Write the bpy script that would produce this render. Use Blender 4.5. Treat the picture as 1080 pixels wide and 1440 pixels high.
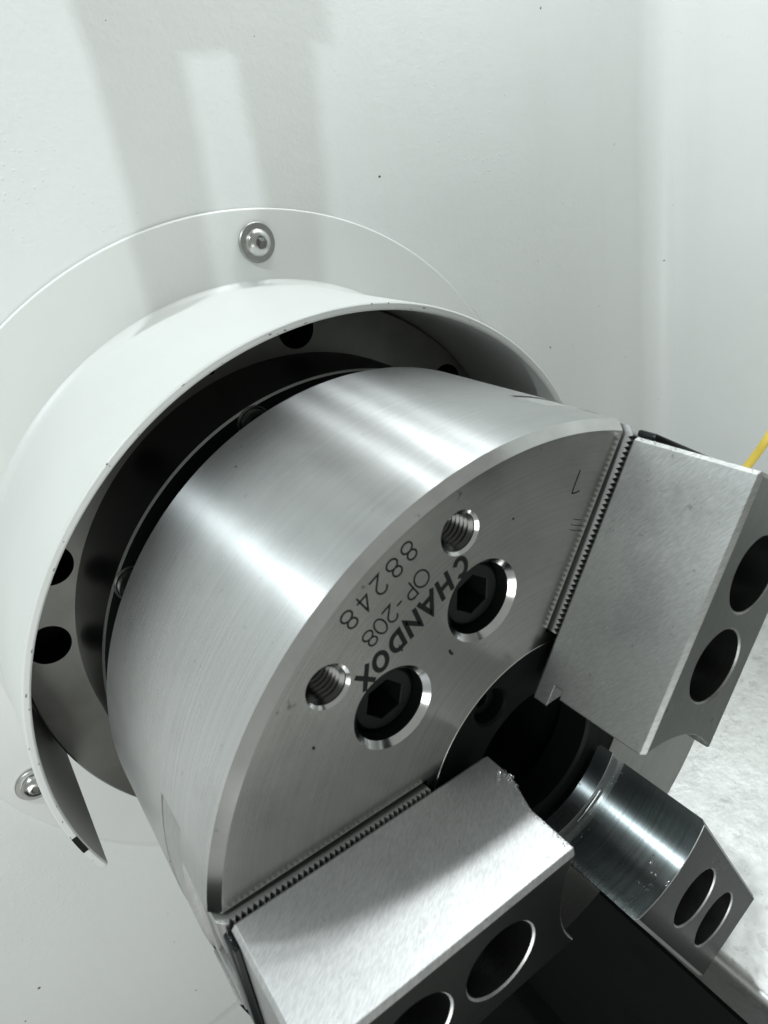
import bpy, bmesh, math, random
from mathutils import Matrix, Vector
from math import sin, cos, pi, radians, sqrt
random.seed(7)
scn = bpy.context.scene
for o in list(bpy.data.objects): bpy.data.objects.remove(o)
C = scn.collection
MM = 0.001

# ---------------------------------------------------------------- frames
# chuck frame in millimetres: z = spindle axis out of the machine, face at z = 0
UPA = radians(108.93)
up = Vector((cos(UPA), sin(UPA), 0)); rear = Vector((up.y, -up.x, 0))
ORG = Vector((0, 0, 1.0))
# world: X = spindle axis, Y = rear of the machine, Z = up
RW = Matrix(((0, 0, 1), tuple(rear), tuple(up)))
def MW(loc=(0, 0, 0), rot=None):
    """chuck-frame location in mm (+ optional 3x3 in the chuck frame) -> world matrix"""
    r = RW @ rot if rot else RW
    m = r.to_4x4(); m.translation = ORG + (RW @ Vector(loc)) * MM
    return m
def RUZ(re_, u_, z_):
    """rear, up, axial millimetres -> chuck frame"""
    return rear * re_ + up * u_ + Vector((0, 0, z_))
PHI = 2.325390
JA = {1: PHI - pi / 3, 2: PHI + pi / 3, 3: PHI + pi}

# ---------------------------------------------------------------- camera
CAMR = [[0.819767, 0.082991, 0.5666521], [-0.1240089, -0.9402467, 0.3171088], [0.5591099, -0.3302252, -0.7604915]]
CAMO = [-150.6722, 138.4961, 114.7197]
cam = bpy.data.cameras.new('camera'); co = bpy.data.objects.new('camera', cam); C.objects.link(co)
cr = Matrix(((CAMR[0][0], -CAMR[1][0], -CAMR[2][0]), (CAMR[0][1], -CAMR[1][1], -CAMR[2][1]), (CAMR[0][2], -CAMR[1][2], -CAMR[2][2])))
co.matrix_world = MW(CAMO, cr)
cam.sensor_fit = 'HORIZONTAL'; cam.sensor_width = 36; cam.lens = 36 * 987.565 / 1080
cam.clip_start = 0.01; cam.clip_end = 50
cam.dof.use_dof = True; cam.dof.focus_distance = 0.235; cam.dof.aperture_fstop = 30
scn.camera = co

# ---------------------------------------------------------------- world and lamps
w = bpy.data.worlds.new('World'); scn.world = w; w.use_nodes = True
bg = w.node_tree.nodes['Background']; bg.inputs[0].default_value = (0.965, 1.0, 0.96, 1); bg.inputs[1].default_value = 0.33
scn.view_settings.view_transform = 'Standard'; scn.view_settings.look = 'None'; scn.view_settings.exposure = 0.26
def lamp(name, pos, target, sx, sy, power, col=(1, 1, 1), roll=0):
    l = bpy.data.lights.new(name, 'AREA'); l.shape = 'RECTANGLE'; l.size = sx * MM; l.size_y = sy * MM
    l.energy = power; l.color = col
    o = bpy.data.objects.new(name, l); C.objects.link(o)
    p = MW(pos).translation; t = MW(target).translation
    o.matrix_world = Matrix.Translation(p) @ (t - p).to_track_quat('-Z', 'Y').to_matrix().to_4x4() @ Matrix.Rotation(roll, 4, 'Z')
    return o
COOL = (0.96, 1.0, 0.98)
for re_, pw in ((80, 0.21), (172, 0.38), (252, 0.25)):
    lamp('work_lamp', RUZ(re_, 455, -114), RUZ(0, 0, -40), 18, 18, pw, (0.93, 0.985, 1.0))
LAMP = (-340, 520, -8)
lamp('door_lamp', RUZ(*LAMP), RUZ(0, 0, -40), 6, 6, 1.4, (0.88, 0.97, 1.0))
lamp('front_fill', RUZ(-430, -170, 430), RUZ(-60, 0, -160), 420, 420, 2.3, COOL)  # large soft fill, added to brighten the wall from the front

# ---------------------------------------------------------------- materials
def nt(name):
    m = bpy.data.materials.new(name); m.use_nodes = True
    n = m.node_tree.nodes; l = m.node_tree.links
    return m, n, l, n['Principled BSDF']
def N(n, t, **kw):
    x = n.new(t)
    for k, v in kw.items():
        if k in x.inputs.keys(): x.inputs[k].default_value = v
        else: setattr(x, k, v)
    return x
def ramp(n, stops):
    r = n.new('ShaderNodeValToRGB'); e = r.color_ramp.elements
    while len(e) < len(stops): e.new(0.5)
    for i, (p, c) in enumerate(stops):
        e[i].position = p; e[i].color = (c, c, c, 1) if not isinstance(c, tuple) else (*c, 1)
    return r
def coords(n, l, scale):
    t = N(n, 'ShaderNodeTexCoord'); m = N(n, 'ShaderNodeMapping'); m.inputs['Scale'].default_value = scale
    l.new(t.outputs['Object'], m.inputs['Vector']); return m.outputs[0]
def mixc(n, l, fac, a, b, mode='MIX'):
    x = n.new('ShaderNodeMix'); x.data_type = 'RGBA'; x.blend_type = mode
    if hasattr(fac, 'is_output'): l.new(fac, x.inputs[0])
    else: x.inputs[0].default_value = fac
    for s, i in ((a, 6), (b, 7)):
        if hasattr(s, 'is_output'): l.new(s, x.inputs[i])
        else: x.inputs[i].default_value = (*s, 1)
    return x.outputs[2]
def noise(n, l, vec, scale, detail=3, rough=0.55):
    x = N(n, 'ShaderNodeTexNoise', Scale=scale, Detail=detail, Roughness=rough); l.new(vec, x.inputs['Vector']); return x.outputs['Fac']
def math_(n, l, op, a, b):
    x = n.new('ShaderNodeMath'); x.operation = op
    for s, i in ((a, 0), (b, 1)):
        if hasattr(s, 'is_output'): l.new(s, x.inputs[i])
        else: x.inputs[i].default_value = s
    return x.outputs[0]
def bump(n, l, h, strength, dist, prev=None, edge=0):
    b = N(n, 'ShaderNodeBump', Strength=strength, Distance=dist); l.new(h, b.inputs['Height'])
    if prev is not None: l.new(prev, b.inputs['Normal'])
    elif edge:
        e = N(n, 'ShaderNodeBevel', Radius=edge); e.samples = 4; l.new(e.outputs[0], b.inputs['Normal'])
    return b.outputs[0]

def paint(name, col, peel=1.0, rough=0.33, flat=True, edge=0.0006, stain=0.94):
    m, n, l, b = nt(name)
    v = coords(n, l, (1, 1, 1))
    vs_ = N(n, 'ShaderNodeTexVoronoi', Scale=(24.0 if flat else 52.0)); vs_.voronoi_dimensions = '2D' if flat else '3D'; l.new(v, vs_.inputs['Vector'])      # stuck dust specks
    sc = n.new('ShaderNodeSeparateColor'); l.new(vs_.outputs['Color'], sc.inputs[0])
    wob = math_(n, l, 'ADD', vs_.outputs['Distance'], math_(n, l, 'MULTIPLY', math_(n, l, 'SUBTRACT', noise(n, l, v, 700, 2), 0.5), 0.03))
    rad = math_(n, l, 'MULTIPLY', math_(n, l, 'POWER', sc.outputs[0], 4.0), 0.014)
    r = ramp(n, [(0.0, 0.0), (0.004, 1.0)]); l.new(math_(n, l, 'SUBTRACT', math_(n, l, 'ADD', rad, 0.004), wob), r.inputs[0])
    blot = ramp(n, [(0.3, 0.0), (0.75, 1.0)]); l.new(noise(n, l, v, 7, 3), blot.inputs[0])
    c0 = mixc(n, l, blot.outputs[0], col, tuple(x * stain for x in col))
    t_ = N(n, 'ShaderNodeTexCoord'); m1 = N(n, 'ShaderNodeMapping'); m1.inputs['Rotation'].default_value = (0, 0, -radians(18.93)); l.new(t_.outputs['Object'], m1.inputs['Vector'])
    m2 = N(n, 'ShaderNodeMapping'); m2.inputs['Scale'].default_value = (60, 4, 60); l.new(m1.outputs[0], m2.inputs['Vector'])
    stk = ramp(n, [(0.52, 0.0), (0.75, 1.0)]); l.new(noise(n, l, m2.outputs[0], 1.0, 4, 0.6), stk.inputs[0])        # dried coolant runs
    c0 = mixc(n, l, math_(n, l, 'MULTIPLY', stk.outputs[0], 0.1), c0, (col[0] * 0.80, col[1] * 0.79, col[2] * 0.74))
    c = mixc(n, l, r.outputs[0], c0, (0.05, 0.045, 0.04)); l.new(c, b.inputs['Base Color'])
    b.inputs['Roughness'].default_value = rough
    h = noise(n, l, v, 620, 3, 0.5); h2 = noise(n, l, v, 110, 2)
    nm = bump(n, l, h, 0.30 * peel, 0.0003, edge=edge); nm = bump(n, l, h2, 0.16 * peel, 0.0008, nm)
    if peel > 0.8:                                   # scattered drips and grains in the paint
        vo = N(n, 'ShaderNodeTexVoronoi', Scale=380.0); l.new(v, vo.inputs['Vector'])
        rr = ramp(n, [(0.0, 1.0), (0.22, 0.0)]); l.new(vo.outputs['Distance'], rr.inputs[0])
        msk = ramp(n, [(0.52, 0.0), (0.62, 1.0)]); l.new(noise(n, l, v, 12, 3), msk.inputs[0])
        nm = bump(n, l, math_(n, l, 'MULTIPLY', rr.outputs[0], msk.outputs[0]), 0.3, 0.0005, nm)
    l.new(nm, b.inputs['Normal'])
    return m

def steel(name, col, rough, kind='plain', aniso=0.0, dirt=0.3, edge=0.0, linescale=(1, 1, 1), bumpst=0.12, rvar=0.12, dark=(0.12, 0.12, 0.115), metal=1.0, spec=0.5, spots=0.0, sscale=95, sthr=0.70, linerot=0, tscale=2600, contrast=0.12):
    """machined steel: fine tool marks follow the way it was cut (kind: turned / faced / milled / plain)"""
    m, n, l, b = nt(name)
    v = coords(n, l, (1, 1, 1))
    if kind == 'turned':  lv = coords(n, l, (12, 12, tscale))
    elif kind == 'faced':
        t = N(n, 'ShaderNodeTexCoord'); s = n.new('ShaderNodeSeparateXYZ'); l.new(t.outputs['Object'], s.inputs[0])
        rr = math_(n, l, 'SQRT', math_(n, l, 'ADD', math_(n, l, 'MULTIPLY', s.outputs[0], s.outputs[0]), math_(n, l, 'MULTIPLY', s.outputs[1], s.outputs[1])), 0)
        cmb = n.new('ShaderNodeCombineXYZ'); l.new(math_(n, l, 'MULTIPLY', rr, 1900.0), cmb.inputs[0])
        l.new(math_(n, l, 'MULTIPLY', s.outputs[0], 10.0), cmb.inputs[1]); l.new(math_(n, l, 'MULTIPLY', s.outputs[1], 10.0), cmb.inputs[2]); lv = cmb.outputs[0]
    else:
        lv = coords(n, l, linescale)
        if linerot:
            rt = N(n, 'ShaderNodeMapping'); rt.inputs['Rotation'].default_value = (0, radians(linerot), 0)
            mp = lv.node; tc = mp.inputs['Vector'].links[0].from_socket; l.new(tc, rt.inputs['Vector']); l.new(rt.outputs[0], mp.inputs['Vector'])
    lines = noise(n, l, lv, 1.0, 3, 0.6)
    cloud = noise(n, l, v, 38, 5, 0.6); cloud2 = noise(n, l, v, 11, 3, 0.5); fine = noise(n, l, v, 420, 4, 0.6)
    d = ramp(n, [(0.48, 0.0), (0.78, 1.0)]); l.new(cloud, d.inputs[0])
    pit = ramp(n, [(0.685, 0.0), (0.73, 1.0)]); l.new(fine, pit.inputs[0])
    c = mixc(n, l, math_(n, l, 'MULTIPLY', d.outputs[0], dirt), col, dark)
    c = mixc(n, l, math_(n, l, 'MULTIPLY', pit.outputs[0], min(1, dirt * 1.5)), c, dark)
    lr = ramp(n, [(0.35, 0.0), (0.65, 1.0)]); l.new(lines, lr.inputs[0])
    c = mixc(n, l, math_(n, l, 'MULTIPLY', lr.outputs[0], contrast), c, (0.0, 0.0, 0.0))
    l.new(c, b.inputs['Base Color']); b.inputs['Metallic'].default_value = metal
    b.inputs['Specular IOR Level'].default_value = spec
    if spots:                                        # scuffs and stuck grime
        sp_ = ramp(n, [(sthr, 0.0), (sthr + 0.035, 1.0)]); l.new(noise(n, l, v, sscale, 3, 0.7), sp_.inputs[0])
        c2 = mixc(n, l, math_(n, l, 'MULTIPLY', sp_.outputs[0], spots), c, (0.05, 0.05, 0.048)); l.new(c2, b.inputs['Base Color'])
    ro = math_(n, l, 'ADD', math_(n, l, 'MULTIPLY', math_(n, l, 'ADD', math_(n, l, 'MULTIPLY', cloud2, 0.7), math_(n, l, 'MULTIPLY', lines, 0.3)), rvar * 2), rough - rvar)
    l.new(ro, b.inputs['Roughness'])
    if aniso:
        b.inputs['Anisotropic'].default_value = aniso; b.inputs['Anisotropic Rotation'].default_value = 0.25
        tg = n.new('ShaderNodeTangent'); tg.direction_type = 'RADIAL'; tg.axis = 'Z'; l.new(tg.outputs[0], b.inputs['Tangent'])
    nm = bump(n, l, lines, bumpst, 0.00006, edge=edge); nm = bump(n, l, fine, bumpst * (0.12 if kind == 'turned' else 0.8), 0.00008, nm)
    l.new(nm, b.inputs['Normal'])
    return m

WHITE = (0.715, 0.732, 0.718)
M = {}
M['wall'] = paint('wall_paint', WHITE, 1.0, 0.36)
M['guard'] = paint('guard_paint', (0.625, 0.635, 0.615), 0.6, 0.42, False, stain=0.86)
M['flange'] = paint('flange_paint', (0.70, 0.712, 0.695), 0.5, 0.42, False, stain=0.9)
M['side'] = steel('turned_steel', (0.65, 0.658, 0.66), 0.265, 'turned', 0.96, 0.2, bumpst=0.22, rvar=0.05, spots=0.7, sscale=150, sthr=0.72)
M['face'] = steel('faced_steel', (0.50, 0.50, 0.48), 0.25, 'faced', 0.0, 0.3, bumpst=0.14, spots=0.5)
M['chamfer'] = steel('chamfer_steel', (0.62, 0.62, 0.61), 0.15, 'plain', 0, 0.2, bumpst=0.06, rvar=0.05, linescale=(100, 100, 100), spots=0.6)
M['bore'] = steel('bored_steel', (0.40, 0.45, 0.455), 0.27, 'turned', 0.85, 0.6, bumpst=0.6, rvar=0.1, tscale=900, contrast=0.3, dark=(0.13, 0.10, 0.075), spots=0.4)
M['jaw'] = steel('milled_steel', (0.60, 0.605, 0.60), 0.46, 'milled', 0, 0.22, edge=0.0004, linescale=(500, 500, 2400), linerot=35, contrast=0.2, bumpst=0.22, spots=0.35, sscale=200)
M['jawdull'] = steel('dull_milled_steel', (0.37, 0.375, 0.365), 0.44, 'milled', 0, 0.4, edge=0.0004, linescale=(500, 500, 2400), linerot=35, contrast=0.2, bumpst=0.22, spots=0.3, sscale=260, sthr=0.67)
M['jawfront'] = steel('sawn_steel', (0.33, 0.338, 0.325), 0.32, 'milled', 0, 0.35, edge=0.0004, linescale=(300, 1600, 300), bumpst=0.18, spots=0.4)
M['jawfront_darkened'] = steel('oily_darkened_sawn_steel', (0.075, 0.08, 0.078), 0.30, 'milled', 0, 0.35, edge=0.0004, linescale=(300, 1600, 300), bumpst=0.18, spots=0.4)  # oily front, also darkened in place of a dark reflection
M['jawhole'] = steel('shaded_drilled_steel', (0.24, 0.245, 0.245), 0.30, 'turned', 0, 0.35, bumpst=0.2)  # darker than the jaw, in place of shade inside the bolt holes
M['thread'] = steel('shaded_thread_steel', (0.075, 0.075, 0.072), 0.25, 'plain', 0, 0.3, linescale=(200, 200, 200))  # blackened to stand for the darkness inside the tapped holes
M['master'] = steel('ground_steel', (0.54, 0.54, 0.53), 0.42, 'milled', 0, 0.3, linescale=(300, 300, 900))
M['plate'] = steel('oiled_steel', (0.21, 0.21, 0.195), 0.36, 'plain', 0, 0.5, linescale=(60, 60, 60))
M['black'] = steel('black_oxide_and_shade', (0.008, 0.0095, 0.0095), 0.30, 'plain', 0, 0.2, edge=0.0004, linescale=(80, 80, 80), dark=(0.006, 0.006, 0.006), metal=0.0, spec=0.22)
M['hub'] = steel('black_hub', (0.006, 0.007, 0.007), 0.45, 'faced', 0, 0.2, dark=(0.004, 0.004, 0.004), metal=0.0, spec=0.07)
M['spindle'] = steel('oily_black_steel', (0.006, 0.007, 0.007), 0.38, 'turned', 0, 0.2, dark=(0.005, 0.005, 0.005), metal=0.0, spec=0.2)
M['edge'] = steel('bright_edge', (0.7, 0.7, 0.68), 0.3, 'turned', 0, 0.1)
M['zinc'] = steel('zinc_washer', (0.42, 0.42, 0.40), 0.42, 'plain', 0, 0.2, linescale=(200, 200, 200))
M['stainless'] = steel('stainless', (0.55, 0.55, 0.53), 0.25, 'plain', 0, 0.25, linescale=(200, 200, 200))
M['sheet'] = steel('wet_sheet', (0.62, 0.625, 0.615), 0.42, 'plain', 0, 0.25, linescale=(200, 200, 200), bumpst=1.6, spots=0.16, sscale=170, sthr=0.58)
M['pit'] = steel('oily_shade_black', (0.008, 0.009, 0.009), 0.6, 'plain', 0, 0.4, linescale=(60, 60, 60), dark=(0.003, 0.003, 0.003), metal=0.0, spec=0.1)  # near-black in place of shade, also on the added reflection panel
M['ink'] = steel('etched_mark', (0.016, 0.017, 0.0165), 0.8, 'plain', 0, 0.3, linescale=(900, 900, 900), metal=0.0, spec=0.05, dark=(0.03, 0.03, 0.03))
M['blocker_coat'] = paint('blocker_grey', (0.25, 0.26, 0.26), 0.2, 0.5)  # coat of the added shadow blocker
m, n, l, b = nt('yellow_plastic'); b.inputs['Roughness'].default_value = 0.35
v = coords(n, l, (1, 1, 1)); l.new(mixc(n, l, noise(n, l, v, 90, 3), (0.84, 0.65, 0.12), (0.70, 0.50, 0.07)), b.inputs['Base Color']); M['hose'] = m

# ---------------------------------------------------------------- helpers
def link(name, me, parent=None, mats=(), mw=None):
    o = bpy.data.objects.new(name, me); C.objects.link(o)
    for k in mats: me.materials.append(M[k])
    if parent: o.parent = parent
    if mw is not None: o.matrix_world = mw
    return o
def empty(name, mw, label, cat, group=None):
    o = bpy.data.objects.new(name, None); C.objects.link(o); o.matrix_world = mw; o.empty_display_size = 0.02
    o['label'] = label; o['category'] = cat
    if group: o['group'] = group
    return o
def finish(bm, name, angle=30):
    for v_ in bm.verts: v_.co *= MM
    me = bpy.data.meshes.new(name); bm.to_mesh(me); bm.free()
    smooth(me, angle); return me
def smooth(me, angle=30):
    for p in me.polygons: p.use_smooth = True
    me.set_sharp_from_angle(angle=radians(angle))
def box(bm, x0, x1, y0, y1, z0, z1, bev=0, seg=2):
    r = bmesh.ops.create_cube(bm, size=1)
    vs = r['verts']
    for v_ in vs: v_.co = Vector(((x0 + x1) / 2 + v_.co.x * (x1 - x0), (y0 + y1) / 2 + v_.co.y * (y1 - y0), (z0 + z1) / 2 + v_.co.z * (z1 - z0)))
    if bev:
        es = list({e for v_ in vs for e in v_.link_edges})
        bmesh.ops.bevel(bm, geom=es, offset=bev, segments=seg, affect='EDGES', profile=0.5)
    return vs
def lathe(bm, prof, seg=96, a0=0.0, a1=2 * pi, cx=0, cy=0, closed=False, mat=None):
    """prof: list of (r, z); full turn unless a0..a1 given; closed joins the last point to the first"""
    full = abs(a1 - a0 - 2 * pi) < 1e-6
    cnt = seg if full else seg + 1
    rings = []
    for k in range(cnt):
        a = a0 + (a1 - a0) * k / seg
        rings.append([bm.verts.new((cx + r * cos(a), cy + r * sin(a), z)) for r, z in prof])
    P = len(prof)
    for k in range(seg):
        A = rings[k]; B = rings[(k + 1) % cnt]
        for i in range(P if closed else P - 1):
            j = (i + 1) % P
            f_ = bm.faces.new((A[i], B[i], B[j], A[j]))
            if mat: f_.material_index = mat[i]
    if closed and not full:
        bm.faces.new(rings[0]); bm.faces.new(list(reversed(rings[-1])))
    return rings
def capped(bm, prof, seg=96):
    """solid of revolution: prof runs bottom centre side -> top, ends closed with n-gons"""
    rings = lathe(bm, prof, seg)
    bm.faces.new([r[0] for r in reversed(rings)]); bm.faces.new([r[-1] for r in rings])
    bmesh.ops.recalc_face_normals(bm, faces=bm.faces[:])
def solid(fn):
    bm = bmesh.new(); fn(bm); bmesh.ops.recalc_face_normals(bm, faces=bm.faces[:]); return bm
def boolean(bm, cutters):
    """exact difference of bmeshes, in millimetres -> bmesh"""
    me = bpy.data.meshes.new('t'); bm.to_mesh(me); bm.free()
    o = bpy.data.objects.new('t', me); C.objects.link(o); tmp = []
    for c in cutters:
        cm = bpy.data.meshes.new('c'); c.to_mesh(cm); c.free()
        k = bpy.data.objects.new('c', cm); C.objects.link(k); tmp.append(k)
        md = o.modifiers.new('b', 'BOOLEAN'); md.operation = 'DIFFERENCE'; md.solver = 'EXACT'; md.object = k
    dg = bpy.context.evaluated_depsgraph_get(); dg.update()
    res = bpy.data.meshes.new_from_object(o.evaluated_get(dg))
    out = bmesh.new(); out.from_mesh(res)
    for k in tmp + [o]: bpy.data.objects.remove(k)
    return out
def cyl(r, z0, z1, x=0, y=0, seg=64):
    bm = bmesh.new(); capped(bm, [(r, z0), (r, z1)], seg)
    bmesh.ops.translate(bm, vec=(x, y, 0), verts=bm.verts[:]); return bm
def rev(prof, x=0, y=0, seg=64):
    bm = bmesh.new(); capped(bm, prof, seg); bmesh.ops.translate(bm, vec=(x, y, 0), verts=bm.verts[:]); return bm
def cube(*a, rotz=0, bev=0):
    bm = bmesh.new(); box(bm, *a, bev=bev)
    bmesh.ops.rotate(bm, cent=(0, 0, 0), matrix=Matrix.Rotation(rotz, 3, 'Z'), verts=bm.verts[:]); return bm
def rotz(a): return Matrix.Rotation(a, 3, 'Z')
def struct(name, me, mats, mw=None, label=None, kind='structure'):
    o = link(name, me, None, mats, mw if mw is not None else MW()); o['kind'] = kind
    if label: o['label'] = label
    return o
def extrude_profile(pts, a, b_, axis_fn, closed=False):
    """a sheet from a 2-D profile, swept from a to b"""
    bm = bmesh.new()
    A = [bm.verts.new(axis_fn(p, a)) for p in pts]; B = [bm.verts.new(axis_fn(p, b_)) for p in pts]
    for i in range(len(pts) - 1 + (1 if closed else 0)):
        j = (i + 1) % len(pts); bm.faces.new((A[i], A[j], B[j], B[i]))
    if closed: bm.faces.new(A[::-1]); bm.faces.new(B)
    bmesh.ops.recalc_face_normals(bm, faces=bm.faces[:]); return bm

# ================================================================= SETTING
ZW = -167.0
BR = 20
prof = [(-520, ZW)] + [(286 - BR + BR * sin(t), ZW + BR - BR * cos(t)) for t in [radians(90 * k / 10) for k in range(11)]] + [(286, 205)]
front = [(p[0], p[1]) for p in prof]
def offs(ps, d):
    out = []
    for i, p in enumerate(ps):
        a = ps[max(0, i - 1)]; c = ps[min(len(ps) - 1, i + 1)]
        tx, ty = c[0] - a[0], c[1] - a[1]; L = sqrt(tx * tx + ty * ty); out.append((p[0] + ty / L * d, p[1] - tx / L * d))
    return out
loop = front + offs(front, 3)[::-1]
bm = extrude_profile(loop, -268, 620, lambda p, h: RUZ(p[0], h, p[1]), True)
struct('enclosure_wall', finish(bm, 'enclosure_wall', 25), ['wall'], label='white painted sheet metal wall folding round into the rear side')
# lower apron of the headstock below the seam
bm = bmesh.new()
vs = box(bm, -520, 50, -620, -269.5, ZW - 4, ZW - 1.2)
for v_ in vs: v_.co = RUZ(v_.co.x, v_.co.y, v_.co.z)
struct('lower_apron', finish(bm, 'lower_apron'), ['wall'], label='white apron panel under the wall seam')
# slanting steel sheet over the bed, rear of the chuck, with a rolled lip
lip = [(47, -150), (46.5, -128)] + [(50 - 3.5 * cos(t), -127.5 + 3.5 * sin(t)) for t in [radians(20 * k) for k in range(6)]] + [(285.5, -100)]
loop = lip + offs(lip, 2)[::-1]
bm = extrude_profile(loop, ZW + 1, 262, lambda p, h: RUZ(p[0], p[1], h), True)
struct('bed_cover', finish(bm, 'bed_cover', 40), ['sheet'], label='bright wet steel sheet sloping down behind the chuck')
# the chip pan underneath, blackened to stand for shade
bm = bmesh.new()
pan = [(-420, -125), (-422, -340), (46, -340), (46, -152)]  # front wall added so the chamfer reflects something dark
bm = extrude_profile(pan + offs(pan, 3)[::-1], ZW - 1, 215, lambda p, h: RUZ(p[0], p[1], h), True)
struct('chip_pan', finish(bm, 'chip_pan'), ['pit'], label='oily chip pan below the chuck, blackened to stand for shade')

# unseen dark panel past the bright sheet, added for the steel to reflect
wc = [(290, -170), (290, 300)]
bm = extrude_profile(wc + offs(wc, 3)[::-1], 198, 640, lambda p, h: RUZ(p[0], p[1], h), True)
struct('dark_reflection_panel', finish(bm, 'dark_reflection_panel'), ['pit'], label='added dark panel along the rear wall for the steel to reflect')

# ================================================================= GUARD RING
GX, GY = -1.05, -0.66
gm = MW((GX, GY, ZW))
guard = empty('spindle_guard', gm, 'white painted sheet metal guard ring with a round flange, cut open below, around the chuck', 'guard')
bm = bmesh.new(); lathe(bm, [(126.5, 0.2), (157.2, 0.2), (157.75, 0.8), (157.75, 1.6), (157.2, 2.2), (126.5, 2.2)], 200, closed=True)
bmesh.ops.recalc_face_normals(bm, faces=bm.faces[:])
link('flange', finish(bm, 'flange', 40), guard, ['flange'])
A1 = radians(212.3); A0 = radians(5.5)
fil = [(128.0 + 5 * (1 - cos(radians(t))), 2.1 + 5 * (1 - sin(radians(t)))) for t in (90, 67, 45, 22, 0)]
bm = bmesh.new()
zr = -89.33 - ZW
prof = [(125.2, 1.0), (125.2, zr - 0.6), (125.8, zr), (127.4, zr), (128.0, zr - 0.6)] + [(128.0, 6.5), (128.6, 4.0), (130.2, 2.4), (131.5, 1.6)]
lathe(bm, prof, 220, A0, A1, closed=True, mat=[0] * 9)
bmesh.ops.recalc_face_normals(bm, faces=bm.faces[:])
for v_ in bm.verts:                                      # rolled sheet is never quite round
    a = math.atan2(v_.co.y, v_.co.x); s = v_.co.z / zr
    k = 1 + s * (0.0035 * sin(2 * a + 0.6) + 0.0008 * sin(9 * a)); v_.co.x *= k; v_.co.y *= k
link('collar', finish(bm, 'collar', 35), guard, ['guard'])
bm = bmesh.new(); lathe(bm, [(125.7, zr - 0.3), (125.7, zr + 0.12), (127.6, zr + 0.12), (127.6, zr - 0.3)], 8, radians(203.5), radians(207.2), closed=True)
bmesh.ops.recalc_face_normals(bm, faces=bm.faces[:])
for v_ in bm.verts:
    a = math.atan2(v_.co.y, v_.co.x); k = 1 + (0.0035 * sin(2 * a + 0.6) + 0.0008 * sin(9 * a)); v_.co.x *= k; v_.co.y *= k
o = link('bare_edge', finish(bm, 'bare_edge'), guard, ['black']); o['label'] = 'dark chipped patch of bare steel on the rim'
bm = bmesh.new(); rc = random.Random(5)
for i in range(26):
    a = radians(rc.uniform(70, 210)); k = 1 + (0.0035 * sin(2 * a + 0.6) + 0.0008 * sin(9 * a)); w_ = rc.uniform(.15, .6); L_ = rc.uniform(.3, 1.6) / 126
    r1_ = rc.choice((125.75, 125.75, 126.4, 127.3))
    vs = [bm.verts.new((k * r_ * cos(t), k * r_ * sin(t), zr + 0.03)) for r_, t in ((r1_, a), (r1_, a + L_), (r1_ + w_, a + L_ * .8), (r1_ + w_ * .8, a + L_ * .2))]
    f_ = bm.faces.new(vs); f_.normal_update()
    if f_.normal.z < 0: f_.normal_flip()
o = link('paint_chips', finish(bm, 'paint_chips'), guard, ['plate']); o['kind'] = 'stuff'
# button-head screws
def hexhole(r, z0, z1, rot=0.3):
    b2 = bmesh.new(); capped(b2, [(r, z0), (r, z1)], 6)
    bmesh.ops.rotate(b2, cent=(0, 0, 0), matrix=Matrix.Rotation(rot, 3, 'Z'), verts=b2.verts[:]); return b2
head = rev([(5.6, 1.6), (5.6, 2.2), (5.2, 3.2), (4.3, 4.2), (3.3, 4.8), (2.6, 5.0)], seg=48)
head = boolean(head, [hexhole(2.3, 2.4, 8)])
screw_me = finish(head, 'button_screw', 35)
bm = bmesh.new(); lathe(bm, [(3.0, 0.0), (7.5, 0.0), (7.8, 0.4), (7.8, 1.2), (7.5, 1.6), (3.0, 1.6)], 48, closed=True); bmesh.ops.recalc_face_normals(bm, faces=bm.faces[:])
washer_me = finish(bm, 'washer', 35)
for i, a in enumerate((97.9, 215.3, -25.0)):
    p = (144.9 * cos(radians(a)), 144.9 * sin(radians(a)))
    s = link('screw', screw_me if i == 0 else screw_me, guard, ['stainless'] if i == 0 else ())
    s.location = (p[0] * MM, p[1] * MM, 2.3 * MM); s.rotation_euler = (0, 0, i * 0.7)
    wv = link('washer', washer_me, s, ['zinc'] if i == 0 else ())

# ================================================================= SPINDLE NOSE behind the chuck
sp = empty('spindle_nose', MW((0, 0, ZW)), 'dark oily spindle nose and drilled cover plate inside the white guard', 'spindle')
pl = bmesh.new(); lathe(pl, [(70, 1), (123.6, 1), (123.6, 23), (122.8, 24), (70, 24)], 200, closed=True); bmesh.ops.recalc_face_normals(pl, faces=pl.faces[:])
holes = [(112.4, a, 8.0) for a in (96.6, 52.5, 167.0, 183.6, 140, 8, -35)]
pl = boolean(pl, [cyl(r, 8, 40, R_ * cos(radians(a)), R_ * sin(radians(a)), 40) for R_, a, r in holes] + [cyl(1.6, 16, 40, 107 * cos(radians(a)), 107 * sin(radians(a)), 16) for a in (117,)])
me = finish(pl, 'cover_plate', 35)
for p in me.polygons:
    c = p.center
    if c.z < 0.0085 and c.z > 0.0075 or (p.area < 0.0004 and abs(p.normal.z) < 0.3 and 0.1 < sqrt(c.x**2 + c.y**2) < 0.1215): p.material_index = 1  # hole walls and floors blackened to stand for shade inside
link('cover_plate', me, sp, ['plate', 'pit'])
zb = -107 - ZW
bm = bmesh.new(); lathe(bm, [(80, 20), (102.9, 20), (102.5, 24.5), (101.4, zb - 0.9), (100.7, zb), (55, zb), (55, zb + 17.9), (30, zb + 17.9)], 200, mat=[0, 0, 0, 1, 0, 0, 0]); bmesh.ops.recalc_face_normals(bm, faces=bm.faces[:])
link('spindle_flange', finish(bm, 'spindle_flange', 25), sp, ['spindle', 'edge'])
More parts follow.
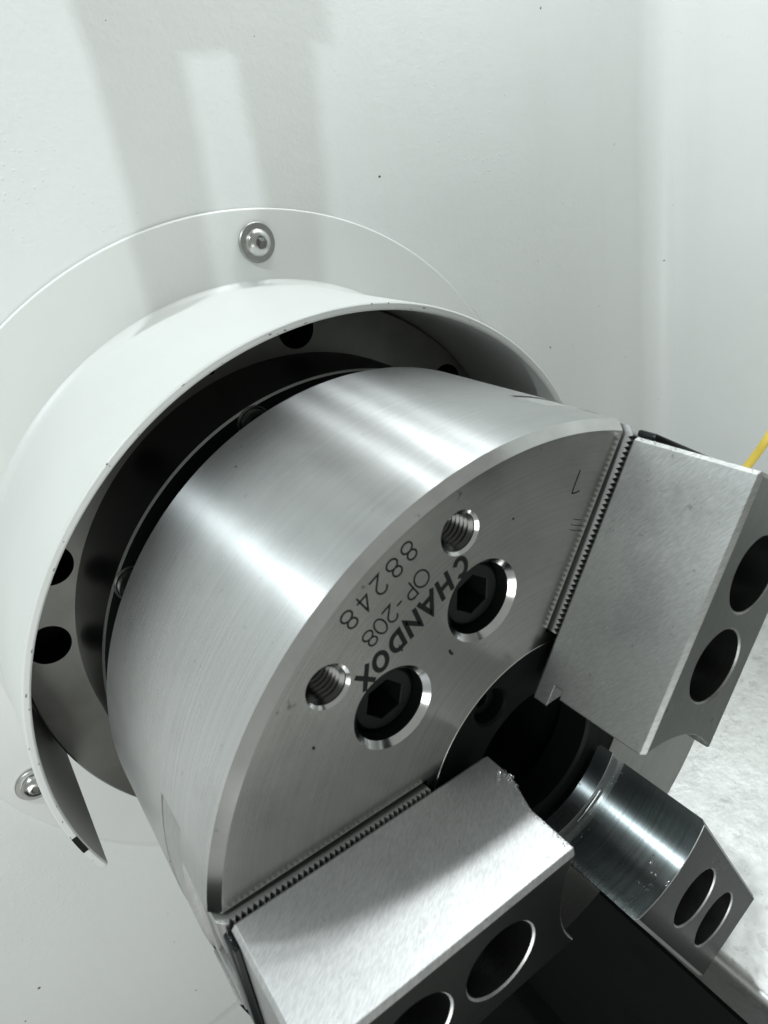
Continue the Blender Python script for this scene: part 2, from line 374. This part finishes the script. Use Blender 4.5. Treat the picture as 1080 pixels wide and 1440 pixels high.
hd = rev([(5.4, 0), (5.4, 4.2), (4.8, 5)], seg=40); hd = boolean(hd, [hexhole(2.9, 1.5, 9)]); nose_me = finish(hd, 'socket_screw', 35)
bm = bmesh.new(); lathe(bm, [(5.7, 0.0), (5.7, 0.35), (6.5, 0.35), (6.5, 0.0)], 40, closed=True); bmesh.ops.recalc_face_normals(bm, faces=bm.faces[:]); rim_me = finish(bm, 'screw_rim', 35)
for i, a in enumerate((119.5, 161.5, 203, 77, 35)):
    s = link('socket_screw', nose_me, sp, ['black'] if i == 0 else ()); s.location = (95.2 * cos(radians(a)) * MM, 95.2 * sin(radians(a)) * MM, zb * MM)
    r_ = link('screw_rim', rim_me, s, ['edge'] if i == 0 else ())

# ================================================================= CHUCK
HB = 89.2; CH = 2.57; R0 = 105.0
ck = empty('lathe_chuck', MW((0, 0, 0)), 'round bare steel lathe chuck with three jaw slots and etched lettering on its face', 'lathe chuck')
body = rev([(60, -HB), (103.8, -HB), (R0, -HB + 1.2), (R0, -CH), (R0 - CH, 0), (30, 0)], seg=288)
cut = []
for k in (1, 2, 3):
    cut.append(cube(41, 130, -18.7, 18.7, -30, 10, rotz=JA[k]))
    cut.append(cube(41, 130, -28.3, 28.3, -35.0, -20, rotz=JA[k]))
BOLT = []; TAP = []
for s in range(3):
    a = PHI + s * 2 * pi / 3; u = Vector((cos(a), sin(a))); v2 = Vector((-u.y, u.x))
    for sg in (-1, 1):
        BOLT.append(u * 66.2 + v2 * 17.4 * sg); TAP.append(u * 88.3 + v2 * 23.4 * sg)
for p in BOLT: cut.append(rev([(10.1, -30), (10.1, -1.55), (12.6, 0.95)], p.x, p.y, 72))
for p in TAP: cut.append(rev([(5.15, -22), (5.15, -0.75), (6.6, 0.7)], p.x, p.y, 48))
cut.append(cyl(41.2, -12, 5, seg=160)); cut.append(cyl(27, -120, 5, seg=96))
body = boolean(body, cut)
me = finish(body, 'body', 28)
for p in me.polygons:
    c = p.center; r = sqrt(c.x * c.x + c.y * c.y); nz = p.normal.z; nr = (p.normal.x * c.x + p.normal.y * c.y) / max(r, 1e-6)
    if nz > 0.95 and abs(c.z) < 1e-4: p.material_index = 1
    elif nr > 0.9 and r > 0.1: p.material_index = 0
    elif 0.5 < nz < 0.9: p.material_index = 2
    elif r < 0.0415: p.material_index = 4
    elif any((c.x * 1000 - b_.x) ** 2 + (c.y * 1000 - b_.y) ** 2 < 110 for b_ in BOLT): p.material_index = 4  # counterbore and centre bore walls painted black in place of shade
    else: p.material_index = 3
link('body', me, ck, ['side', 'face', 'chamfer', 'master', 'black'])
# centre bushing
bm = bmesh.new(); lathe(bm, [(41.0, -11.8), (41.0, -0.3), (40.75, -0.05), (25.0, -0.05), (24.0, -1.0), (24.0, -11.8)], 160, closed=True, mat=[0, 1, 0, 0, 0, 0]); bmesh.ops.recalc_face_normals(bm, faces=bm.faces[:])
bsc = [(34.3 * cos(PHI + s * 2 * pi / 3), 34.3 * sin(PHI + s * 2 * pi / 3)) for s in range(3)]
bm = boolean(bm, [rev([(5.5, -8), (5.5, -0.8), (6.6, 0.3)], x, y, 40) for x, y in bsc])
bush = link('center_bushing', finish(bm, 'center_bushing', 30), ck, ['hub', 'edge']); bush['label'] = 'black oxide bushing plate in the middle of the chuck'
hd = rev([(5.0, -7.5), (5.0, -4.6), (4.5, -4.0)], seg=40); hd = boolean(hd, [hexhole(2.4, -6.2, 2)]); me = finish(hd, 'bushing_screw', 35)
for i, (x, y) in enumerate(bsc):
    s = link('bushing_screw', me, bush, ['black'] if i == 0 else ()); s.location = (x * MM, y * MM, 0)
# mounting bolts in their counterbores
hd = rev([(9.5, -26), (9.5, -6.4), (9.2, -5.0), (8.3, -4.2)], seg=64); hd = boolean(hd, [hexhole(5.8, -16, 2, 0.15)]); me = finish(hd, 'mounting_bolt', 35)
for i, p in enumerate(BOLT):
    s = link('mounting_bolt', me, ck, ['black'] if i == 0 else ()); s.location = (p.x * MM, p.y * MM, 0); s.rotation_euler = (0, 0, i * 0.9 + 0.5)
# threaded holes
bm = bmesh.new(); prof = []; z = -1.2
while z > -21:
    prof += [(5.1, z), (4.1, z - 0.75)]; z -= 1.5
rings = lathe(bm, prof, 48); bm.faces.new([r[-1] for r in rings])
bmesh.ops.recalc_face_normals(bm, faces=bm.faces[:]); bmesh.ops.reverse_faces(bm, faces=bm.faces[:])
me = finish(bm, 'thread', 20)
for i, p in enumerate(TAP):
    s = link('thread', me, ck, ['thread'] if i == 0 else ()); s.location = (p.x * MM, p.y * MM, 0)

# lettering etched on the face ---------------------------------------------------
def arc(cx, cy, rx, ry, a0, a1, n_=14): return [(cx + rx * cos(radians(a0 + (a1 - a0) * i / n_)), cy + ry * sin(radians(a0 + (a1 - a0) * i / n_))) for i in range(n_ + 1)]
G = {   # strokes in a box 0..1 wide, 0..1 high
 '8': [arc(.5, .26, .48, .26, 90, 450, 26), arc(.5, .76, .40, .24, 270, 630, 26)],
 '2': [arc(.5, .70, .44, .30, 165, -35, 16) + [(.04, .0), (.98, .0)]],
 '4': [[(.98, .27), (.02, .27), (.70, 1.0), (.70, .0)]],
 '0': [arc(.5, .5, .48, .5, 0, 360, 32)], 'O': [arc(.5, .5, .56, .5, 0, 360, 32)],
 'P': [[(.08, 0), (.08, 1), (.5, 1)] + arc(.5, .74, .40, .26, 90, -90, 12) + [(.08, .48)]],
 '-': [[(.05, .45), (.95, .45)]],
 'C': [arc(.5, .5, .44, .43, 40, 320, 22)], 'H': [[(.1, -.06), (.1, 1.06)], [(.9, -.06), (.9, 1.06)], [(.1, .5), (.9, .5)]],
 'A': [[(.0, -.06), (.52, 1.02), (1.0, -.06)], [(.2, .27), (.82, .27)]],
 'N': [[(.08, -.06), (.08, .92), (.92, .08), (.92, 1.06)]],
 'D': [[(.1, .08), (.1, .92), (.45, .92)] + arc(.45, .5, .47, .42, 90, -90, 14) + [(.1, .08)]],
 'o': [arc(.5, .5, .45, .43, 0, 360, 28)], 'X': [[(.0, -.06), (1, 1.06)], [(.0, 1.06), (1, -.06)]] }
def ribbon(bm, pts, wid, z, ok):
    closed = (Vector(pts[0]) - Vector(pts[-1])).length < 1e-4
    pts = [Vector(p) for p in pts]; out = []
    # subdivide so that holes can clip the strokes
    q = []
    for i in range(len(pts) - 1):
        k = max(1, int((pts[i + 1] - pts[i]).length / 0.35))
        for j in range(k): q.append((pts[i].lerp(pts[i + 1], j / k)))
    q.append(pts[-1]); L = len(q)
    for i in range(L):
        a = q[i - 1] if i else (q[L - 2] if closed else None); c = q[i + 1] if i < L - 1 else (q[1] if closed else None)
        d1 = (q[i] - a).normalized() if a is not None else None; d2 = (c - q[i]).normalized() if c is not None else None
        d1 = d1 or d2; d2 = d2 or d1
        n1 = Vector((-d1.y, d1.x)); n2 = Vector((-d2.y, d2.x)); nn = (n1 + n2)
        nn = nn.normalized() if nn.length > 1e-3 else n1
        k = wid / 2 / max(0.45, nn.dot(n1)); out.append((q[i] + nn * k, q[i] - nn * k))
    for i in range(L - 1):
        ps = [out[i][0], out[i][1], out[i + 1][1], out[i + 1][0]]
        if ok((ps[0] + ps[1] + ps[2] + ps[3]) / 4): bm.faces.new([bm.verts.new((p.x, p.y, z)) for p in ps])
U2 = Vector((cos(PHI), sin(PHI))); V2 = Vector((-U2.y, U2.x))
def ok(p): return all((p - b_).length > 11.9 for b_ in BOLT) and all((p - t_).length > 5.95 for t_ in TAP) and p.length < R0 - CH - 0.1
def write(chars, cents, mid, h, wd, wid, slant=0, ws={}):
    bm = bmesh.new()
    for ch, c in zip(chars, cents):
        ww = ws.get(ch, wd)
        for si, st in enumerate(G[ch]):
            pts = []
            for x, y in st:
                gx = c + (x - .5) * ww + slant * (y - .5) * h; gy = mid - (y - .5) * h
                pts.append(V2 * gx + U2 * gy)
            ribbon(bm, pts, wid, 0.03 + 0.006 * si, ok)
    bmesh.ops.remove_doubles(bm, verts=bm.verts[:], dist=0.0005)
    bmesh.ops.recalc_face_normals(bm, faces=bm.faces[:])
    for f_ in bm.faces:
        if f_.normal.z < 0: f_.normal_flip()
    return link('lettering', finish(bm, 'lettering'), ck, ['ink'])
write('CHANDoX', (-18.2, -12.2, -6.2, -0.4, 5.4, 11.3, 16.6), 80.6, 5.4, 4.3, 1.3, 0.22, {'A': 5.0})
write('OP-208', (-9.1, -4.9, -1.3, 1.9, 5.5, 9.1), 88.2, 4.7, 3.0, 0.48, 0, {'O': 3.7, '-': 1.8})
write('88248', (-11.1, -6.0, -0.8, 4.3, 9.3), 96.9, 5.1, 3.3, 0.5)
# shallow scratches on the face
SCR = [((-3.71, 92.16), (-5.45, 85.86), 0.45), ((-5.45, 85.86), (-2.45, 86.31), 0.4), ((-2.94, 78.28), (0.73, 77.56), 0.2), ((-3.4, 76.7), (1.19, 75.83), 0.2), ((-3.61, 75.28), (0.98, 74.39), 0.2), ((-42.05, 48.34), (-40.63, 46.72), 0.7), ((-26.18, 81.87), (-26.06, 81.29), 0.6), ((-80.63, 33.3), (-80.02, 32.48), 0.6)]
for a, b_, wd in SCR:
    bm = bmesh.new(); a = Vector(a); b_ = Vector(b_)
    ribbon(bm, [a, (a + b_) / 2 + Vector((random.uniform(-.2, .2), random.uniform(-.2, .2))), b_], wd, 0.025, lambda p_: True)
    bmesh.ops.remove_doubles(bm, verts=bm.verts[:], dist=0.0005)
    for f_ in bm.faces:
        f_.normal_update()
        if f_.normal.z < 0: f_.normal_flip()
    link('scratch', finish(bm, 'scratch'), ck, ['ink'])

# ================================================================= JAWS
def master_me():
    z0 = 1.15; zt = 2.35; p_ = 1.5; r0, r1 = 41.6, 102.6
    b1 = bmesh.new()
    prof = [(r0, -20.2), (r1, -20.2), (r1, 0.4), (r1 - 1.6, z0 + 0.9)]
    x = r1 - 2.2
    prof.append((x, zt))
    while x > r0 + p_:
        prof += [(x - 0.12, zt), (x - p_ / 2, z0), (x - p_ + 0.12, zt)]; x -= p_
    prof += [(r0, zt)]
    A = [b1.verts.new((a, -17.3, z)) for a, z in prof]; B = [b1.verts.new((a, 17.3, z)) for a, z in prof]
    for i in range(len(prof)):
        j = (i + 1) % len(prof); b1.faces.new((A[i], A[j], B[j], B[i]))
    b1.faces.new(A); b1.faces.new(B[::-1]); bmesh.ops.recalc_face_normals(b1, faces=b1.faces[:])
    b1 = boolean(b1, [cube(48, 120, -6.2, 6.2, -13, 6), cube(48, 120, -10.2, 10.2, -13, -6)])
    ring = bmesh.new(); lathe(ring, [(104.7, -60), (150, -60), (150, 0), (104.7, 0)], 288, closed=True); bmesh.ops.recalc_face_normals(ring, faces=ring.faces[:])
    fl = boolean(cube(r0, 120, -27.4, 27.4, -33.9, -20.5), [ring])
    fm = bpy.data.meshes.new('f'); fl.to_mesh(fm); fl.free(); b1.from_mesh(fm)
    return finish(b1, 'master_jaw', 25)
def soft_me(zt, r1, k, hw=17.5):
    b1 = bmesh.new(); box(b1, 12, r1, -hw, hw, 2.42, zt, bev=1.1, seg=1)
    bore = rev([(28.3, -5), (28.3, 8.2), (33.6, 8.4), (33.6, 11.2), (31.3, 11.4), (31.3, zt - 0.2), (31.8, zt + 0.3), (31.8, zt + 9)], seg=200)
    if k == 2: bore.free(); bore = rev([(28.3, -5), (28.3, 13), (31.3, 24), (31.3, zt - 0.2), (31.8, zt + 0.3), (31.8, zt + 9)], seg=200)
    cut = [bore]
    for hx in HOLES: cut.append(rev([(6.7, -3), (6.7, 17.0), (10.4, 17.1), (10.4, zt - 0.5), (11.2, zt + 0.3), (11.2, zt + 5)], hx, 0, 72))
    cut.append(cube(30, 130, -6.4, 6.4, -2, 8.3))
    b1 = boolean(b1, cut)
    me = finish(b1, 'soft_jaw', 28)
    for p in me.polygons:
        c = p.center; r = sqrt(c.x ** 2 + c.y ** 2)
        if p.normal.z > 0.9 and c.z > (zt - 0.3) * MM: p.material_index = 1
        elif any((c.x * 1000 - hx) ** 2 + (c.y * 1000) ** 2 < 108 for hx in HOLES) and c.z > 0.008 and abs(c.y) < 0.012: p.material_index = 3
        elif abs(p.normal.z) < 0.3 and c.x < 0.035 and (p.normal.x * c.x + p.normal.y * c.y) / r < -0.6: p.material_index = 2
    return me
def tnut_me():
    b1 = bmesh.new(); box(b1, 49, 101.0, -10, 10, -12.8, -6.2, bev=0.5); box(b1, 49, 101.9, -6.0, 6.0, -6.1, 3.0, bev=0.5); box(b1, 49, 100.2, -6.0, 6.0, 3.05, 8.0, bev=0.5); box(b1, 100.5, 102.5, -16.4, 16.4, 2.7, 8.6, bev=0.7)
    return finish(b1, 't_nut', 30)
MJ = master_me(); TN = tnut_me()
hd = rev([(8.9, 17.2), (8.9, 25.5), (8.2, 26.4)], seg=48); hd = boolean(hd, [hexhole(4.8, 19.5, 40)]); JB = finish(hd, 'jaw_bolt', 35)
LAB = {1: 'upper soft jaw with a dull grey side, bolted beside the hose', 2: 'lower soft jaw whose brightly lit milled side faces up', 3: 'dark soft jaw showing its polished hollow bore and two bolt holes'}
first = True
for k in (1, 2, 3):
    fr = rotz(JA[k])
    j = empty('chuck_jaw', MW((0, 0, 0), fr), LAB[k], 'chuck jaw', 'jaws of the chuck')
    a = link('master_jaw', MJ, j, ['master'] if first else ())
    t = link('t_nut', TN, j, ['black'] if first else ())
    HOLES = (51, 76.5) if k < 3 else (56.5, 85.0)
    zt = {1: 38.6, 2: 39.0, 3: 40.5}[k]; r1 = {1: 100.4, 2: 100.4, 3: 112.0}[k]
    s = link('soft_jaw', soft_me(zt, r1, k), j, ['jawdull' if k == 1 else 'jaw', 'jawfront_darkened' if k > 1 else 'jawfront', 'bore', 'jawhole'])
    for hx in HOLES:
        b_ = link('jaw_bolt', JB, j, ['black'] if first else ()); b_.location = (hx * MM, 0, 0); first = False

# ================================================================= HOSE
def tube(pts, r, seg=16, sub=8):
    P = [Vector(p) for p in pts]; out = []
    for i in range(len(P) - 1):
        p0 = P[max(0, i - 1)]; p1 = P[i]; p2 = P[i + 1]; p3 = P[min(len(P) - 1, i + 2)]
        for s_ in range(sub):
            t = s_ / sub; out.append(0.5 * ((2 * p1) + (p2 - p0) * t + (2 * p0 - 5 * p1 + 4 * p2 - p3) * t * t + (3 * p1 - p0 - 3 * p2 + p3) * t ** 3))
    out.append(P[-1]); bm = bmesh.new(); rings = []; ref = Vector((0.3, 0.5, 0.8)).normalized()
    for i, p in enumerate(out):
        d = (out[min(i + 1, len(out) - 1)] - out[max(i - 1, 0)]).normalized(); x = d.cross(ref).normalized(); y = d.cross(x); ref = x.cross(d)
        rings.append([bm.verts.new(p + (x * cos(2 * pi * j / seg) + y * sin(2 * pi * j / seg)) * r) for j in range(seg)])
    for i in range(len(rings) - 1):
        for j in range(seg): bm.faces.new((rings[i][j], rings[i][(j + 1) % seg], rings[i + 1][(j + 1) % seg], rings[i + 1][j]))
    bm.faces.new(rings[0][::-1]); bm.faces.new(rings[-1]); bmesh.ops.recalc_face_normals(bm, faces=bm.faces[:]); return bm
bm = tube([RUZ(175, -77, -88), RUZ(188, -36, -68), RUZ(200, -2, -52), RUZ(204, 16, -44.5), RUZ(226, 42, -40), RUZ(262, 62, -52), RUZ(285.2, 66, -56)], 2.0)
o = link('air_hose', finish(bm, 'air_hose', 60), None, ['hose'], MW()); o['label'] = 'thin yellow plastic hose rising behind the upper jaw'; o['category'] = 'hose'

# ================================================================= SHADOW BLOCKER above the frame
# a forked bracket hangs in front of the wall, above what the picture shows; added so the door lamp throws its shadow on the wall
br = empty('shadow_blocker', MW(RUZ(60, 420, ZW + 30)), 'added unseen forked shadow bracket hanging above the picture edge before the wall', 'blocker')
ZO = ZW + 0.29 * (LAMP[2] - ZW)
def shade(re_, u_, t=0.29): return (re_ + t * (LAMP[0] - re_), u_ + t * (LAMP[1] - u_))
def slab(name, quad):
    bm = bmesh.new(); base = RUZ(60, 420, ZW + 30)
    q = [shade(*p) for p in quad]
    f_ = [[bm.verts.new(RUZ(x, y, z) - base) for x, y in q] for z in (ZO - 0.6, ZO + 0.6)]
    bm.faces.new(f_[0]); bm.faces.new(f_[1][::-1])
    for i in range(4): bm.faces.new((f_[0][i], f_[0][(i + 1) % 4], f_[1][(i + 1) % 4], f_[1][i]))
    bmesh.ops.recalc_face_normals(bm, faces=bm.faces[:])
    link(name, finish(bm, name), br, ['blocker_coat'])
slab('prong', [(-19, 104), (6, 104), (17, 210), (-12, 210)])
slab('prong', [(36, 112), (57, 112), (71, 209), (41, 209)])
slab('plate', [(-12, 211), (79, 206), (95, 420), (-20, 420)])

# ================================================================= SWARF: bright crumbs left on the jaws and the chuck
rnd = random.Random(11)
bm = bmesh.new()
def crumb(p, s_, n_=None):
    r_ = bmesh.ops.create_icosphere(bm, subdivisions=1, radius=1)
    M3 = Matrix.Rotation(rnd.uniform(0, 6), 3, Vector((rnd.random(), rnd.random(), rnd.random() + .1)).normalized()) @ Matrix.Diagonal((s_ * rnd.uniform(.5, 1.7), s_ * rnd.uniform(.4, 1), s_ * rnd.uniform(.3, .8)))
    for v_ in r_['verts']: v_.co = Vector(p) + M3 @ (v_.co * rnd.uniform(.6, 1.3))
def curl(p, r_, t_, turns=1.2):
    ax = Vector((rnd.uniform(-1, 1), rnd.uniform(-1, 1), rnd.uniform(-1, 1))).normalized(); x = ax.orthogonal().normalized(); y = ax.cross(x)
    pr = None; n_ = 14
    for i in range(n_ + 1):
        a = i / n_ * turns * 2 * pi; c_ = Vector(p) + (x * cos(a) + y * sin(a)) * r_ + ax * (i / n_ * r_)
        cur = [bm.verts.new(c_ + ax * t_), bm.verts.new(c_ + (x * cos(a) + y * sin(a)) * t_ * .5), bm.verts.new(c_ - ax * t_)]
        if pr:
            for j in range(3): bm.faces.new((pr[j], pr[(j + 1) % 3], cur[(j + 1) % 3], cur[j]))
        pr = cur
def jp(k, r_, off, z):
    u = Vector((cos(JA[k]), sin(JA[k]), 0)); n_ = Vector((-u.y, u.x, 0)); return u * r_ + n_ * off + Vector((0, 0, z))
for i in range(70):                                    # along the bored edge of the lower jaw
    t = rnd.random() ** 0.8; z = 10 + t * 28; r_ = (22.1 if z < 13 else 22.1 + (z - 13) / 11 * 4.0 if z < 24 else 26.1)
    crumb(jp(2, r_ + abs(rnd.gauss(0, .8)), -17.55, z + rnd.gauss(0, .4)), rnd.choice((.12, .16, .2, .28)))
for i in range(9): curl(jp(2, 22.6 + rnd.random() * 3, -18.0, 9 + rnd.random() * 7), rnd.uniform(.35, .8), .1)
for i in range(60):                                    # along the lower edge of the dark jaw's bore
    z = rnd.uniform(14, 40); crumb(jp(3, 26.2 + abs(rnd.gauss(0, .4)), -17.4 + abs(rnd.gauss(0, .3)), z), rnd.choice((.1, .14, .2, .26)))
for i in range(26):
    z = rnd.uniform(9, 13); a = JA[3] + rnd.uniform(-.5, .5); crumb((31.0 * cos(a), 31.0 * sin(a), z), rnd.choice((.1, .15)))
for i in range(16): curl(jp(3, 30.6 + rnd.gauss(0, .3), rnd.gauss(-9, 3), 36 + rnd.gauss(0, 2)), rnd.uniform(.3, .7), .1)
for i in range(46):                                    # on the chuck body
    a = radians(rnd.uniform(95, 190)); crumb((105.0 * cos(a), 105.0 * sin(a), rnd.uniform(-88, -5)), rnd.choice((.07, .1, .16)))
for i in range(40):                                    # on the upper jaw's side
    crumb(jp(1, rnd.uniform(30, 98), 17.5, rnd.uniform(4, 37)), rnd.choice((.06, .09, .13)))
for i in range(60): crumb(jp(1, 100.2 - abs(rnd.gauss(0, .5)), 17.0, rnd.uniform(4, 38)), rnd.choice((.1, .16, .22)))
bmesh.ops.recalc_face_normals(bm, faces=bm.faces[:])
sw = link('metal_swarf', finish(bm, 'metal_swarf', 20), None, ['edge'], MW()); sw['kind'] = 'stuff'; sw['label'] = 'tiny bright metal crumbs and curls stuck to jaws and chuck'
